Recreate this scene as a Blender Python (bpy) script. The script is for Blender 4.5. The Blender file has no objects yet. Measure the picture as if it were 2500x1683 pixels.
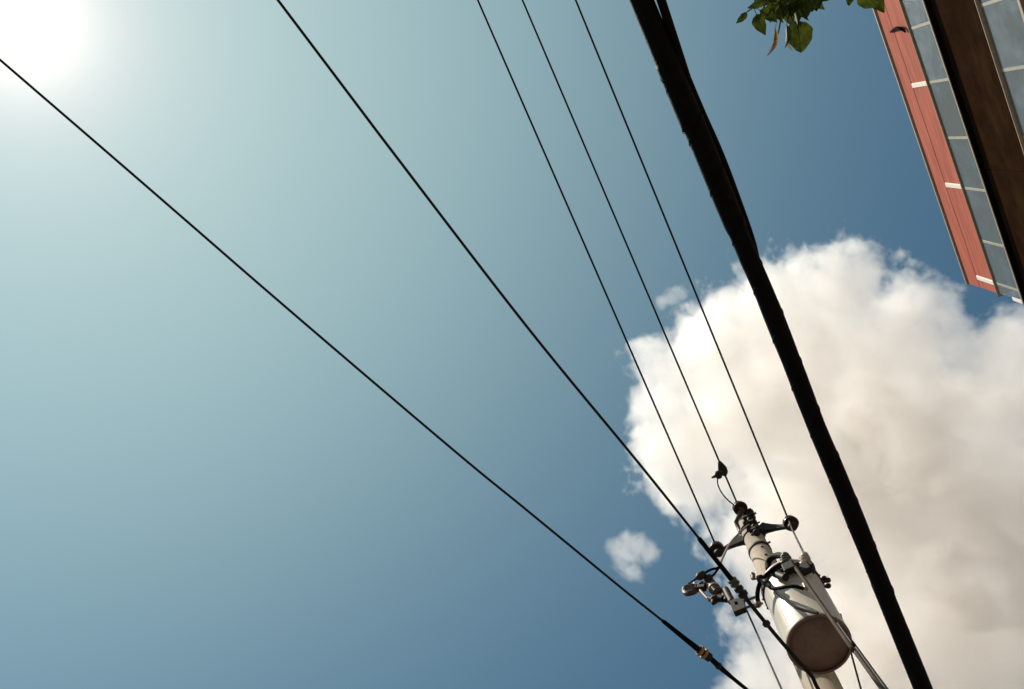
import bpy, math, random
import numpy as np
from mathutils import Vector, Matrix

random.seed(7)
rng = np.random.default_rng(7)
scene = bpy.context.scene
COL = scene.collection

# ------------------------------------------------------------------ camera
# The photographer stands on the pavement at (0,0), eye 1.6 m up, and tips a
# 35 mm lens almost straight up.  World X runs along the street (towards the
# pole), -Y towards the red-banded building, Z up.
EYE = Vector((0, 0, 1.6))
W_PX, H_PX, F_PX = 2500.0, 1683.0, 2430.0

def _tan(px, py):
    return Vector(((px - W_PX / 2) / F_PX, (py - H_PX / 2) / F_PX, 1.0))

_z = _tan(1395, 345).normalized()
_n = _tan(2150, 0).cross(_tan(2383, 690))
_x = _n.cross(_z).normalized()
if _x.y < 0:
    _x = -_x
_y = _z.cross(_x)
ROT = Matrix((_x, _y, _z))                # (right, down, forward) -> world

cam_data = bpy.data.cameras.new('camera')
cam = bpy.data.objects.new('camera', cam_data)
COL.objects.link(cam)
cam_data.sensor_width = 36.0
cam_data.lens = 36.0 * F_PX / W_PX
cam_data.clip_start = 0.05
cam_data.clip_end = 20000.0
_right = ROT @ Vector((1, 0, 0)); _up = ROT @ Vector((0, -1, 0)); _back = ROT @ Vector((0, 0, -1))
cam.matrix_world = Matrix.Translation(EYE) @ Matrix((_right, _up, _back)).transposed().to_4x4()
scene.camera = cam

# ------------------------------------------------------------------ sky, sun, exposure
SUN_DIR = (ROT @ _tan(40, 45)).normalized()
SUN_EL = math.asin(SUN_DIR.z)
SUN_AZ = math.atan2(SUN_DIR.x, SUN_DIR.y)          # clockwise from +Y

world = bpy.data.worlds.new('World')
scene.world = world
world.use_nodes = True
nt = world.node_tree
nt.nodes.clear()
wout = nt.nodes.new('ShaderNodeOutputWorld')
bg = nt.nodes.new('ShaderNodeBackground')
sky = nt.nodes.new('ShaderNodeTexSky')
sky.sky_type = 'NISHITA'
sky.sun_disc = False
sky.sun_elevation = SUN_EL
sky.sun_rotation = SUN_AZ
sky.altitude = 0.0
sky.air_density = 1.0
sky.dust_density = 0.3
sky.ozone_density = 1.0
SKY_STRENGTH = 0.052
bg.inputs['Strength'].default_value = SKY_STRENGTH
# hazy air round the sun: a forward-scattering aureole centred on the sun's direction
tc = nt.nodes.new('ShaderNodeTexCoord')
nrm = nt.nodes.new('ShaderNodeVectorMath'); nrm.operation = 'NORMALIZE'
nt.links.new(tc.outputs['Generated'], nrm.inputs[0])
dot = nt.nodes.new('ShaderNodeVectorMath'); dot.operation = 'DOT_PRODUCT'
dot.inputs[1].default_value = SUN_DIR
nt.links.new(nrm.outputs['Vector'], dot.inputs[0])
clampd = nt.nodes.new('ShaderNodeMath'); clampd.operation = 'MINIMUM'; clampd.inputs[1].default_value = 1.0
nt.links.new(dot.outputs['Value'], clampd.inputs[0])
ang = nt.nodes.new('ShaderNodeMath'); ang.operation = 'ARCCOSINE'
nt.links.new(clampd.outputs[0], ang.inputs[0])

def _lobe(width, gain, power=1.0):
    m = nt.nodes.new('ShaderNodeMath'); m.operation = 'DIVIDE'; m.inputs[1].default_value = width
    nt.links.new(ang.outputs[0], m.inputs[0])
    p = nt.nodes.new('ShaderNodeMath'); p.operation = 'POWER'; p.inputs[1].default_value = power
    nt.links.new(m.outputs[0], p.inputs[0])
    q = nt.nodes.new('ShaderNodeMath'); q.operation = 'MULTIPLY'; q.inputs[1].default_value = -1.0
    nt.links.new(p.outputs[0], q.inputs[0])
    e = nt.nodes.new('ShaderNodeMath'); e.operation = 'EXPONENT'
    nt.links.new(q.outputs[0], e.inputs[0])
    g = nt.nodes.new('ShaderNodeMath'); g.operation = 'MULTIPLY'; g.inputs[1].default_value = gain
    nt.links.new(e.outputs[0], g.inputs[0])
    return g.outputs[0]

def _scaled(colour, fac):
    s = nt.nodes.new('ShaderNodeVectorMath'); s.operation = 'SCALE'
    s.inputs[0].default_value = colour
    nt.links.new(fac, s.inputs['Scale'])
    return s.outputs['Vector']

def _vadd(a, b):
    s = nt.nodes.new('ShaderNodeVectorMath'); s.operation = 'ADD'
    nt.links.new(a, s.inputs[0]); nt.links.new(b, s.inputs[1])
    return s.outputs['Vector']

SKY_TINT = (0.42, 0.865, 1.0)
tint = nt.nodes.new('ShaderNodeVectorMath'); tint.operation = 'MULTIPLY'
nt.links.new(sky.outputs['Color'], tint.inputs[0])
tint.inputs[1].default_value = SKY_TINT
total = tint.outputs['Vector']
K = 1.0 / SKY_STRENGTH
for col, width, gain, power in (((1.0, 0.93, 0.84), 0.032, 1.15, 1.0),
                                ((1.0, 0.30, 0.20), 0.11, 0.40, 1.0),
                                ((0.82, 1.0, 0.68), 0.60, 0.315, 2.8),
                                ((0.46, 0.84, 1.0), 1.60, 0.083, 2.0)):
    total = _vadd(total, _scaled(col, _lobe(width, gain * K, power)))
nt.links.new(total, bg.inputs['Color'])
nt.links.new(bg.outputs['Background'], wout.inputs['Surface'])

sun_data = bpy.data.lights.new('sun', 'SUN')
sun_data.energy = 4.8
sun_data.angle = math.radians(0.53)
sun_data.color = (1.0, 0.90, 0.765)
sun = bpy.data.objects.new('sun', sun_data)
COL.objects.link(sun)
sun.rotation_euler = SUN_DIR.to_track_quat('Z', 'Y').to_euler()
sun.location = SUN_DIR * 50

scene.view_settings.view_transform = 'Standard'
scene.view_settings.look = 'None'
scene.view_settings.gamma = 1.0
scene.view_settings.use_curve_mapping = False
scene.view_settings.exposure = 0.2
scene.render.engine = 'CYCLES'
cy = scene.cycles
cy.max_bounces = 14
cy.diffuse_bounces = 4
cy.transparent_max_bounces = 16
cy.volume_bounces = 8
cy.volume_step_rate = 3.5
cy.volume_max_steps = 256
cy.use_denoising = True

# ------------------------------------------------------------------ helpers
def ray(px, py):
    return (ROT @ _tan(px, py)).normalized()

def at_h(px, py, h):
    """world point on the pixel's ray at height h above the eye"""
    v = ray(px, py)
    return EYE + v * (h / v.z)

def to_px(p):
    c = ROT.transposed() @ (Vector(p) - EYE)
    if c.z <= 0.01:
        return None
    return (W_PX / 2 + F_PX * c.x / c.z, H_PX / 2 + F_PX * c.y / c.z)

class MB:
    """collects shapes that become ONE mesh object"""
    def __init__(s):
        s.v, s.f, s.smooth = [], [], []
    def add(s, verts, faces, smooth=False):
        b = len(s.v)
        s.v += [tuple(x) for x in verts]
        s.f += [tuple(i + b for i in f) for f in faces]
        s.smooth += [smooth] * len(faces)
        return s
    def box(s, c, ax, ay, az, bev=0.0):
        """c centre, ax/ay/az half-extent vectors; bev chamfers the edges"""
        c, ax, ay, az = Vector(c), Vector(ax), Vector(ay), Vector(az)
        if bev <= 0:
            P = [c + ax * i + ay * j + az * k for i in (-1, 1) for j in (-1, 1) for k in (-1, 1)]
            return s.add(P, [(0, 1, 3, 2), (4, 6, 7, 5), (0, 4, 5, 1), (2, 3, 7, 6), (0, 2, 6, 4), (1, 5, 7, 3)])
        ex, ey, ez = (1 - min(.45, bev / max(a.length, 1e-6)) for a in (ax, ay, az))
        P, idx = [], {}
        for i in (-1, 1):
            for j in (-1, 1):
                for k in (-1, 1):
                    for t in range(3):
                        f = (1 if t == 0 else ex, 1 if t == 1 else ey, 1 if t == 2 else ez)
                        idx[i, j, k, t] = len(P)
                        P.append(c + ax * (i * f[0]) + ay * (j * f[1]) + az * (k * f[2]))
        F = []
        for t in range(3):
            o = [q for q in range(3) if q != t]
            for sgn in (-1, 1):
                q = []
                for a, b_ in ((-1, -1), (1, -1), (1, 1), (-1, 1)):
                    k = [0, 0, 0]; k[t] = sgn; k[o[0]] = a; k[o[1]] = b_
                    q.append(idx[k[0], k[1], k[2], t])
                F.append(tuple(q))
        for t in range(3):                      # edges parallel to axis t
            o = [q for q in range(3) if q != t]
            for a in (-1, 1):
                for b_ in (-1, 1):
                    q = []
                    for e, face in ((-1, o[0]), (1, o[0]), (1, o[1]), (-1, o[1])):
                        k = [0, 0, 0]; k[t] = e; k[o[0]] = a; k[o[1]] = b_
                        q.append(idx[k[0], k[1], k[2], face])
                    F.append(tuple(q))
        for i in (-1, 1):
            for j in (-1, 1):
                for k in (-1, 1):
                    F.append((idx[i, j, k, 0], idx[i, j, k, 1], idx[i, j, k, 2]))
        return s.add(P, F)
    def lathe(s, a, b, prof, n=20, caps=True, smooth=True):
        """revolve prof [(t along a->b in 0..1, radius)] round the axis a->b"""
        a, b = Vector(a), Vector(b)
        d = (b - a)
        u = d.normalized().orthogonal().normalized(); w = d.normalized().cross(u)
        P = []
        for t, r in prof:
            for i in range(n):
                th = 2 * math.pi * i / n
                P.append(a + d * t + (u * math.cos(th) + w * math.sin(th)) * r)
        F = []
        for k in range(len(prof) - 1):
            for i in range(n):
                j = (i + 1) % n
                F.append((k * n + i, k * n + j, (k + 1) * n + j, (k + 1) * n + i))
        s.add(P, F, smooth)
        if caps:
            m = len(prof) - 1
            s.add(P[:n], [tuple(range(n - 1, -1, -1))])
            s.add(P[m * n:], [tuple(range(n))])
        return s
    def rod(s, a, b, r, r2=None, n=12):
        return s.lathe(a, b, [(0, r), (1, r if r2 is None else r2)], n)
    def tube(s, pts, rad, n=10):
        pts = [Vector(p) for p in pts]
        m = len(pts)
        rad = [rad] * m if not hasattr(rad, '__len__') else rad
        tang = [(pts[min(i + 1, m - 1)] - pts[max(i - 1, 0)]).normalized() for i in range(m)]
        u = tang[0].orthogonal().normalized()
        P = []
        for i in range(m):
            u = (u - tang[i] * u.dot(tang[i])).normalized()
            w = tang[i].cross(u)
            for k in range(n):
                th = 2 * math.pi * k / n
                P.append(pts[i] + (u * math.cos(th) + w * math.sin(th)) * rad[i])
        F = []
        for i in range(m - 1):
            for k in range(n):
                j = (k + 1) % n
                F.append((i * n + k, i * n + j, (i + 1) * n + j, (i + 1) * n + k))
        s.add(P, F, True)
        s.add(P[:n], [tuple(range(n - 1, -1, -1))])
        s.add(P[-n:], [tuple(range(n))])
        return s
    def mesh(s, name):
        me = bpy.data.meshes.new(name)
        me.from_pydata(s.v, [], s.f)
        me.polygons.foreach_set('use_smooth', s.smooth)
        me.update()
        return me
    def build(s, name, mat, parent=None):
        return link(name, s.mesh(name), mat, parent)

def link(name, me, mat, parent=None):
    o = bpy.data.objects.new(name, me)
    if mat is not None and not me.materials:
        me.materials.append(mat)
    COL.objects.link(o)
    if parent is not None:
        o.parent = parent
    return o

def tag(o, label, cat, group=None):
    o['label'] = label; o['category'] = cat
    if group:
        o['group'] = group
    return o

def thing(name, label, cat, group=None):
    o = bpy.data.objects.new(name, None)
    o.empty_display_size = 0.2
    COL.objects.link(o)
    return tag(o, label, cat, group)

def struct(o):
    o['kind'] = 'structure'
    return o

def spline(pts, n=8):
    """Catmull-Rom through the points"""
    pts = [Vector(p) for p in pts]
    P = [pts[0] * 2 - pts[1]] + pts + [pts[-1] * 2 - pts[-2]]
    out = []
    for i in range(1, len(P) - 2):
        for k in range(n):
            t = k / n
            a, b, c, d = P[i - 1], P[i], P[i + 1], P[i + 2]
            out.append(0.5 * ((2 * b) + (c - a) * t + (2 * a - 5 * b + 4 * c - d) * t * t + (3 * b - a - 3 * c + d) * t ** 3))
    out.append(pts[-1])
    return out

# ------------------------------------------------------------------ materials
def mat(name, colour, rough=0.6, metal=0.0, vary=0.15, scale=6.0, bump=0.0, bscale=40.0,
        streak=None, spec=0.5, coat=0.0, second=None, dirt=None):
    m = bpy.data.materials.new(name)
    m.use_nodes = True
    t = m.node_tree
    b = t.nodes['Principled BSDF']
    b.inputs['Roughness'].default_value = rough
    b.inputs['Metallic'].default_value = metal
    b.inputs['Specular IOR Level'].default_value = spec
    b.inputs['Coat Weight'].default_value = coat
    co = t.nodes.new('ShaderNodeTexCoord')
    vec = co.outputs['Object']
    if streak:
        mp = t.nodes.new('ShaderNodeMapping')
        mp.inputs['Scale'].default_value = streak
        t.links.new(vec, mp.inputs['Vector'])
        vec = mp.outputs['Vector']
    n = t.nodes.new('ShaderNodeTexNoise')
    n.inputs['Scale'].default_value = scale
    n.inputs['Detail'].default_value = 6
    n.inputs['Roughness'].default_value = 0.6
    t.links.new(vec, n.inputs['Vector'])
    r = t.nodes.new('ShaderNodeValToRGB')
    c = Vector(colour)
    lo = c * (1 - vary)
    hi = Vector(second) if second else c * (1 + vary)
    r.color_ramp.elements[0].position = 0.32; r.color_ramp.elements[0].color = (*lo, 1)
    r.color_ramp.elements[1].position = 0.68; r.color_ramp.elements[1].color = (*[min(1, x) for x in hi], 1)
    t.links.new(n.outputs['Fac'], r.inputs['Fac'])
    col = r.outputs['Color']
    if dirt:                                   # (colour, stretch, coverage threshold, strength)
        mp2 = t.nodes.new('ShaderNodeMapping'); mp2.inputs['Scale'].default_value = dirt[1]
        t.links.new(co.outputs['Object'], mp2.inputs['Vector'])
        n3 = t.nodes.new('ShaderNodeTexNoise'); n3.inputs['Scale'].default_value = 1.0
        n3.inputs['Detail'].default_value = 8; n3.inputs['Roughness'].default_value = .68
        t.links.new(mp2.outputs['Vector'], n3.inputs['Vector'])
        m3 = t.nodes.new('ShaderNodeMapRange'); m3.inputs[1].default_value = dirt[2]; m3.inputs[2].default_value = dirt[2] + .22
        m3.inputs[4].default_value = dirt[3]
        t.links.new(n3.outputs['Fac'], m3.inputs['Value'])
        mx = t.nodes.new('ShaderNodeMix'); mx.data_type = 'RGBA'
        t.links.new(m3.outputs['Result'], mx.inputs['Factor'])
        t.links.new(col, mx.inputs['A']); mx.inputs['B'].default_value = (*dirt[0], 1)
        col = mx.outputs['Result']
    t.links.new(col, b.inputs['Base Color'])
    if bump:
        n2 = t.nodes.new('ShaderNodeTexNoise')
        n2.inputs['Scale'].default_value = bscale
        n2.inputs['Detail'].default_value = 4
        t.links.new(co.outputs['Object'], n2.inputs['Vector'])
        bp = t.nodes.new('ShaderNodeBump')
        bp.inputs['Strength'].default_value = bump
        bp.inputs['Distance'].default_value = 0.01
        t.links.new(n2.outputs['Fac'], bp.inputs['Height'])
        t.links.new(bp.outputs['Normal'], b.inputs['Normal'])
    return m

M = {}
M['asphalt'] = mat('asphalt', (.055, .052, .05), .9, vary=.3, scale=30, bump=.4)
M['paving'] = mat('paving', (.17, .145, .12), .85, vary=.2, scale=4, bump=.2)
M['kerb'] = mat('kerb_stone', (.32, .31, .29), .85, vary=.15, scale=10)
M['line'] = mat('road_paint', (.72, .72, .70), .7, vary=.1, scale=20)
M['earth'] = mat('city_ground', (.13, .115, .10), .95, vary=.3, scale=.2)
M['concrete'] = mat('pole_concrete', (.52, .425, .32), .85, vary=.2, scale=5, bump=.35, bscale=60, streak=(1, 1, .25), dirt=((.16, .11, .075), (7, 7, .8), .50, .65))
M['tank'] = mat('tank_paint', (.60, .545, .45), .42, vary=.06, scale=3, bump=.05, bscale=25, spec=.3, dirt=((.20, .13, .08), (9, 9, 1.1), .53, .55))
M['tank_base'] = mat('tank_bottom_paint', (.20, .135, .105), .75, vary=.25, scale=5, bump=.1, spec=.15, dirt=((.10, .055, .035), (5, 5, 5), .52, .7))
M['rubber'] = mat('black_rubber', (.0042, .0033, .003), .7, vary=.4, scale=20, bump=.2, bscale=60, spec=.07)
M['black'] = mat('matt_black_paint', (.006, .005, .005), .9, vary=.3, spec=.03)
M['wire'] = mat('wire_jacket', (.014, .0095, .0075), .6, vary=.3, scale=10, spec=.15)
M['wire_brown'] = mat('weathered_wire_jacket', (.045, .026, .018), .6, vary=.3, scale=10, spec=.15)
M['wire_grey'] = mat('grey_cable_jacket', (.085, .060, .050), .75, vary=.25, scale=12, spec=.1)
M['copper'] = mat('tinned_lead', (.26, .17, .11), .55, metal=.2, vary=.25, scale=20, spec=.3)
M['steel'] = mat('weathered_galvanised_steel', (.085, .068, .055), .55, metal=.25, vary=.4, scale=25, bump=.15, spec=.3)
M['dark_steel'] = mat('dark_painted_steel', (.020, .0145, .011), .6, vary=.4, scale=18, bump=.2, spec=.22)
M['porcelain'] = mat('brown_porcelain', (.050, .024, .014), .3, vary=.3, scale=10, spec=.35)
M['pale_porcelain'] = mat('pale_porcelain', (.30, .22, .15), .4, vary=.2, scale=15, spec=.3)
M['brass'] = mat('brass_fitting', (.30, .19, .075), .65, metal=.3, vary=.3, scale=30, spec=.3)
M['red'] = mat('red_cladding', (.46, .125, .082), .8, vary=.24, scale=2.2, streak=(.5, 1, 7), bump=.06, bscale=9, spec=.06, dirt=((.27, .075, .05), (.6, 1, 2.6), .50, .55))
M['white'] = mat('white_paint', (.82, .77, .68), .6, vary=.05, scale=5, spec=.2)
M['trim'] = mat('beige_metal_trim', (.40, .33, .235), .6, vary=.15, scale=8, spec=.2)
M['brown'] = mat('dark_brown_cladding', (.026, .0125, .0065), .95, vary=.35, scale=1.6, bump=.03, bscale=10, spec=0.0, dirt=((.060, .032, .016), (.5, 1, 1.6), .52, .6))
M['wall'] = mat('building_wall', (.33, .27, .22), .8, vary=.1, scale=2)
M['post'] = mat('pale_frame_paint', (.34, .33, .27), .6, vary=.1, scale=6, spec=.2)
M['room'] = mat('blind_fabric', (.040, .044, .052), .8, vary=.4, scale=.7)
M['pink'] = mat('red_inner_wall', (.42, .16, .13), .7, vary=.1, scale=3)
M['bark'] = mat('bark', (.10, .075, .055), .9, vary=.35, scale=12, bump=.6, streak=(1, 1, .2))
M['twig'] = mat('twig_bark', (.10, .085, .035), .8, vary=.3, scale=30)

def glass_mat():
    m = bpy.data.materials.new('window_glass')
    m.use_nodes = True
    t = m.node_tree
    b = t.nodes['Principled BSDF']
    b.inputs['Base Color'].default_value = (.50, .53, .56, 1)
    b.inputs['Roughness'].default_value = .07
    b.inputs['Transmission Weight'].default_value = .85
    b.inputs['IOR'].default_value = 1.52
    co = t.nodes.new('ShaderNodeTexCoord')
    n = t.nodes.new('ShaderNodeTexNoise'); n.inputs['Scale'].default_value = 1.1; n.inputs['Detail'].default_value = 2
    t.links.new(co.outputs['Object'], n.inputs['Vector'])
    bp = t.nodes.new('ShaderNodeBump'); bp.inputs['Strength'].default_value = .35; bp.inputs['Distance'].default_value = .06
    t.links.new(n.outputs['Fac'], bp.inputs['Height'])
    t.links.new(bp.outputs['Normal'], b.inputs['Normal'])
    n4 = t.nodes.new('ShaderNodeTexNoise'); n4.inputs['Scale'].default_value = .9; n4.inputs['Detail'].default_value = 7; n4.inputs['Distortion'].default_value = .6
    t.links.new(co.outputs['Object'], n4.inputs['Vector'])
    m4 = t.nodes.new('ShaderNodeMapRange'); m4.inputs[1].default_value = .36; m4.inputs[2].default_value = .66; m4.inputs[3].default_value = .0; m4.inputs[4].default_value = .55
    oi = t.nodes.new('ShaderNodeObjectInfo')
    ad = t.nodes.new('ShaderNodeMath'); ad.operation = 'MULTIPLY_ADD'; ad.inputs[1].default_value = .30; ad.inputs[2].default_value = -.15
    t.links.new(oi.outputs['Random'], ad.inputs[0])
    a2 = t.nodes.new('ShaderNodeMath'); a2.operation = 'ADD'
    t.links.new(ad.outputs[0], a2.inputs[0]); t.links.new(n4.outputs['Fac'], a2.inputs[1])
    t.links.new(a2.outputs[0], m4.inputs['Value'])
    dust = t.nodes.new('ShaderNodeBsdfDiffuse'); dust.inputs['Color'].default_value = (.16, .17, .16, 1)
    mxs = t.nodes.new('ShaderNodeMixShader')
    t.links.new(m4.outputs['Result'], mxs.inputs['Fac'])
    t.links.new(b.outputs['BSDF'], mxs.inputs[1]); t.links.new(dust.outputs['BSDF'], mxs.inputs[2])
    t.links.new(mxs.outputs['Shader'], t.nodes['Material Output'].inputs['Surface'])
    n2 = t.nodes.new('ShaderNodeTexNoise'); n2.inputs['Scale'].default_value = 5; n2.inputs['Detail'].default_value = 6
    t.links.new(co.outputs['Object'], n2.inputs['Vector'])
    mr = t.nodes.new('ShaderNodeMapRange'); mr.inputs[3].default_value = .05; mr.inputs[4].default_value = .3
    t.links.new(n2.outputs['Fac'], mr.inputs['Value'])
    t.links.new(mr.outputs['Result'], b.inputs['Roughness'])
    return m
M['glass'] = glass_mat()

def leaf_mat(name, c1, c2, trans):
    m = bpy.data.materials.new(name)
    m.use_nodes = True
    t = m.node_tree
    b = t.nodes['Principled BSDF']
    out = t.nodes['Material Output']
    co = t.nodes.new('ShaderNodeTexCoord')
    n = t.nodes.new('ShaderNodeTexNoise'); n.inputs['Scale'].default_value = 3.0; n.inputs['Detail'].default_value = 5
    t.links.new(co.outputs['Object'], n.inputs['Vector'])
    r = t.nodes.new('ShaderNodeValToRGB')
    r.color_ramp.elements[0].position = .35; r.color_ramp.elements[0].color = (*c1, 1)
    r.color_ramp.elements[1].position = .7; r.color_ramp.elements[1].color = (*c2, 1)
    t.links.new(n.outputs['Fac'], r.inputs['Fac'])
    t.links.new(r.outputs['Color'], b.inputs['Base Color'])
    b.inputs['Roughness'].default_value = .6
    b.inputs['Specular IOR Level'].default_value = .25
    tr = t.nodes.new('ShaderNodeBsdfTranslucent')
    t.links.new(r.outputs['Color'], tr.inputs['Color'])
    mx = t.nodes.new('ShaderNodeMixShader'); mx.inputs['Fac'].default_value = trans
    t.links.new(b.outputs['BSDF'], mx.inputs[1]); t.links.new(tr.outputs['BSDF'], mx.inputs[2])
    t.links.new(mx.outputs['Shader'], out.inputs['Surface'])
    return m
M['leaf'] = leaf_mat('green_leaf', (.020, .033, .0035), (.085, .105, .012), .42)
M['dry_leaf'] = leaf_mat('dry_leaf', (.26, .14, .035), (.46, .29, .09), .35)

# ------------------------------------------------------------------ ground (below the frame: it carries the pole and throws light up)
def sheet(name, x0, x1, y0, y1, z, m, th=0.0):
    mb = MB()
    if th:
        mb.box(((x0 + x1) / 2, (y0 + y1) / 2, z - th / 2), ((x1 - x0) / 2, 0, 0), (0, (y1 - y0) / 2, 0), (0, 0, th / 2))
    else:
        mb.add([(x0, y0, z), (x1, y0, z), (x1, y1, z), (x0, y1, z)], [(0, 1, 2, 3)])
    return struct(mb.build(name, m))

sheet('ground', -3000, 3000, -3000, 3000, -0.13, M['earth'])
sheet('road', -200, 200, 1.0, 9.0, -0.122, M['asphalt'])
sheet('pavement', -200, 200, -5.55, 0.80, 0.0, M['paving'], 0.128)
kb = MB().box((0, .90, -.06), (200, 0, 0), (0, .096, 0), (0, 0, .064), .015)
struct(kb.build('kerb', M['kerb']))
sheet('road_marking', -200, 200, 1.45, 1.57, -0.116, M['line'])

# ------------------------------------------------------------------ the building
S = 0.75                                   # facade plane scale: Y = -7.5
YB = -10 * S
XC = 9.02 * S                              # its vertical corner
XL = -20.0
def fz(h):
    return h * S + EYE.z

bld = thing('office_building', 'tall building with red top band, grey glass strips and dark brown bands', 'building')
bld.location = (0, 0, 0)
mb = MB()
mb.box(((XL + XC) / 2 - .05, YB - 6.6, fz(31.9) / 2 - .07), ((XC - XL) / 2 - .1, 0, 0), (0, 6.0, 0), (0, 0, fz(31.9) / 2 + .05))
mb.build('wall', M['wall'], bld)

def slab(name, x0, x1, h0, h1, y_front, depth, m, parent=bld, bev=.006):
    """box on the facade: h in facade units, y_front metres proud of the facade plane"""
    z0, z1 = fz(h0), fz(h1)
    return MB().box(((x0 + x1) / 2, YB + y_front - depth / 2, (z0 + z1) / 2), ((x1 - x0) / 2, 0, 0),
                    (0, depth / 2, 0), (0, 0, (z1 - z0) / 2), bev).build(name, m, parent)

# top red band: a proud upper row over a slightly recessed lower row, panel by panel
seam = [c * S for c in (-19.0, -15.9, -12.8, -9.7, -6.6, -3.5, -.72, 2.43, 5.60, 8.66, 9.02)]
for a, b in zip(seam[:-1], seam[1:]):
    slab('red_panel', a + .004, b - .004, 30.06, 31.395, -.006, .53, M['red'])
slab('red_panel', XL + .02, XC, 31.40, 32.33, .000, .55, M['red'])
c = slab('coping', XL, XC + .03, 32.335, 32.42, .040, .75, M['trim'])
for x in seam[5:-1]:
    slab('white_bar', x - .055, x + .055, 30.07, 31.33, .022, .06, M['white'], bev=.012)

# ledges between the bands
slab('ledge', XL, XC + .06, 30.005, 30.04, .034, .62, M['trim'])
slab('ledge', XL, XC + .02, 27.93, 27.99, .125, .02, M['trim'], bev=.002)
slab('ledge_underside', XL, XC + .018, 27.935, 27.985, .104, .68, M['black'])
slab('ledge', XL, XC, 25.10, 25.14, .050, .62, M['trim'])
slab('ledge', XL, XC, 22.90, 23.02, .060, .62, M['trim'])
slab('ledge', XL, XC, 19.96, 20.06, .040, .62, M['trim'])

# glass strips
gs = [c_ * S for c_ in (-8.95, -7.3, -5.65, -4.05, -2.42, -.80, .82, 2.42, 4.10, 5.65, 7.31, 8.66, 9.00)]
for h0, h1 in ((28.0, 29.97), (23.03, 25.07)):
    for a, b in zip(gs[:-1], gs[1:]):
        z0, z1 = fz(h0), fz(h1)
        pane = MB().box(((a + b) / 2, YB - .010, (z0 + z1) / 2), ((b - a) / 2 - .036, 0, 0), (0, .006, 0), (0, 0, (z1 - z0) / 2 - .002))
        pane.build('glass_pane', M['glass'], bld)
    for x in gs[:-1]:
        slab('frame_post', x - .034, x + .034, h0, h1, -.006, .07, M['post'])
    slab('inner_blind', gs[0], 8.02 * S, h0, h1, -.30, .10, M['room'])
    slab('inner_wall', 8.02 * S + .01, XC - .05, h0, h1, -.28, .12, M['pink'])
    slab('corner_post', XC - .06, XC + .03, h0 - .04 / S, h1 - .9, .004, .10, M['white'])
# dark brown bands
br = [c_ * S for c_ in (-19.0, -13.0, -7.0, -1.0, 5.0, 9.02)]
for h0, h1 in ((25.17, 27.92), (20.07, 22.89)):
    for a, b in zip(br[:-1], br[1:]):
        slab('brown_panel', a + .003, b - .003, h0, h1, .0, .55, M['brown'])
# small black bowed cable clip on the red band
def on_wall(px, py, proud):
    v = ray(px, py)
    return EYE + v * ((YB + proud) / v.y)
cl = [on_wall(x, y, d) for x, y, d in ((2174, 79, .02), (2181, 73, .05), (2191, 69, .07), (2202, 72, .05), (2211, 79, .02))]
cs = spline(cl, 5)
MB().tube(cs, [.018 + .020 * math.sin(math.pi * i / (len(cs) - 1)) for i in range(len(cs))], 8).build('cable_clip', M['black'], bld)

# ------------------------------------------------------------------ the pole
AZ = math.radians(-2.9)
PR = 4.95
PDIR = Vector((math.cos(AZ), math.sin(AZ), 0))          # from the eye towards the pole
PSIDE = Vector((-PDIR.y, PDIR.x, 0))                    # image left
POLE = Vector((PDIR.x * PR, PDIR.y * PR, 0))

def pp(px, py, off=0.0):
    """point on the pixel's ray in the upright plane through the pole, `off` m nearer the eye"""
    v = ray(px, py)
    return EYE + v * ((PR - off) / v.dot(PDIR))

def lx(pts, ox, oy, sc, off=0.0):
    """points read off an enlarged crop: crop origin and scale"""
    return [pp(ox + p[0] / sc, oy + p[1] / sc, p[2] if len(p) > 2 else off) for p in pts]
R1 = lambda pts, off=0.: lx(pts, 1650, 1200, 7.127, off)
R2 = lambda pts, off=0.: lx(pts, 1800, 1330, 7.127, off)
R3 = lambda pts, off=0.: lx(pts, 1650, 1370, 9.316, off)
Z1 = lambda pts, off=0.: lx(pts, 1600, 1100, 2.69, off)

ZT = EYE.z + 11.50
pole = thing('utility_pole', 'weathered concrete utility pole with two arms and brown insulators', 'utility pole')
pole.location = (0, 0, 0)
def pr(z):                                   # pole radius at height z
    return .108 + (ZT - z) * .0115
prof = [(k / 24, pr(ZT * k / 24)) for k in range(25)]
prof[-1] = (1, .098)
MB().lathe(POLE + Vector((0, 0, -.12)), POLE + Vector((0, 0, ZT)), prof, 28).build('shaft', M['concrete'], pole)
MB().lathe(POLE + Vector((0, 0, ZT - .10)), POLE + Vector((0, 0, ZT + .07)), [(0, .106), (.62, .108), (.82, .092), (1, .04)], 24).build('cap', M['concrete'], pole)
for dz, hgt in ((.42, .05), (.62, .05), (1.02, .06), (1.95, .03), (3.1, .06), (4.15, .06), (4.95, .06)):
    z = ZT - dz
    band = MB().lathe(POLE + Vector((0, 0, z - hgt / 2)), POLE + Vector((0, 0, z + hgt / 2)),
                      [(0, pr(z) + .002), (0, pr(z) + .009), (1, pr(z) + .009), (1, pr(z) + .002)], 24, caps=False).build('band', M['dark_steel'], pole)
    q = POLE + Vector((0, 0, z)) - PDIR * (pr(z) + .02) * .5 - PSIDE * (pr(z) + .02) * .85
    MB().rod(q - PSIDE * .03, q + PSIDE * .05, .012, n=8).build('bolt', M['steel'], band)
# climbing-bolt holes
for k in range(6):
    z = ZT - 1.15 - .22 * k
    q = POLE + Vector((0, 0, z)) + (-PDIR * .93 - PSIDE * .36) * (pr(z) + .004)
    d = (-PDIR * .93 - PSIDE * .36)
    MB().rod(q - d * .012, q + d * .004, .016, n=10).build('bolt_socket', M['dark_steel'], pole)

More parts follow.
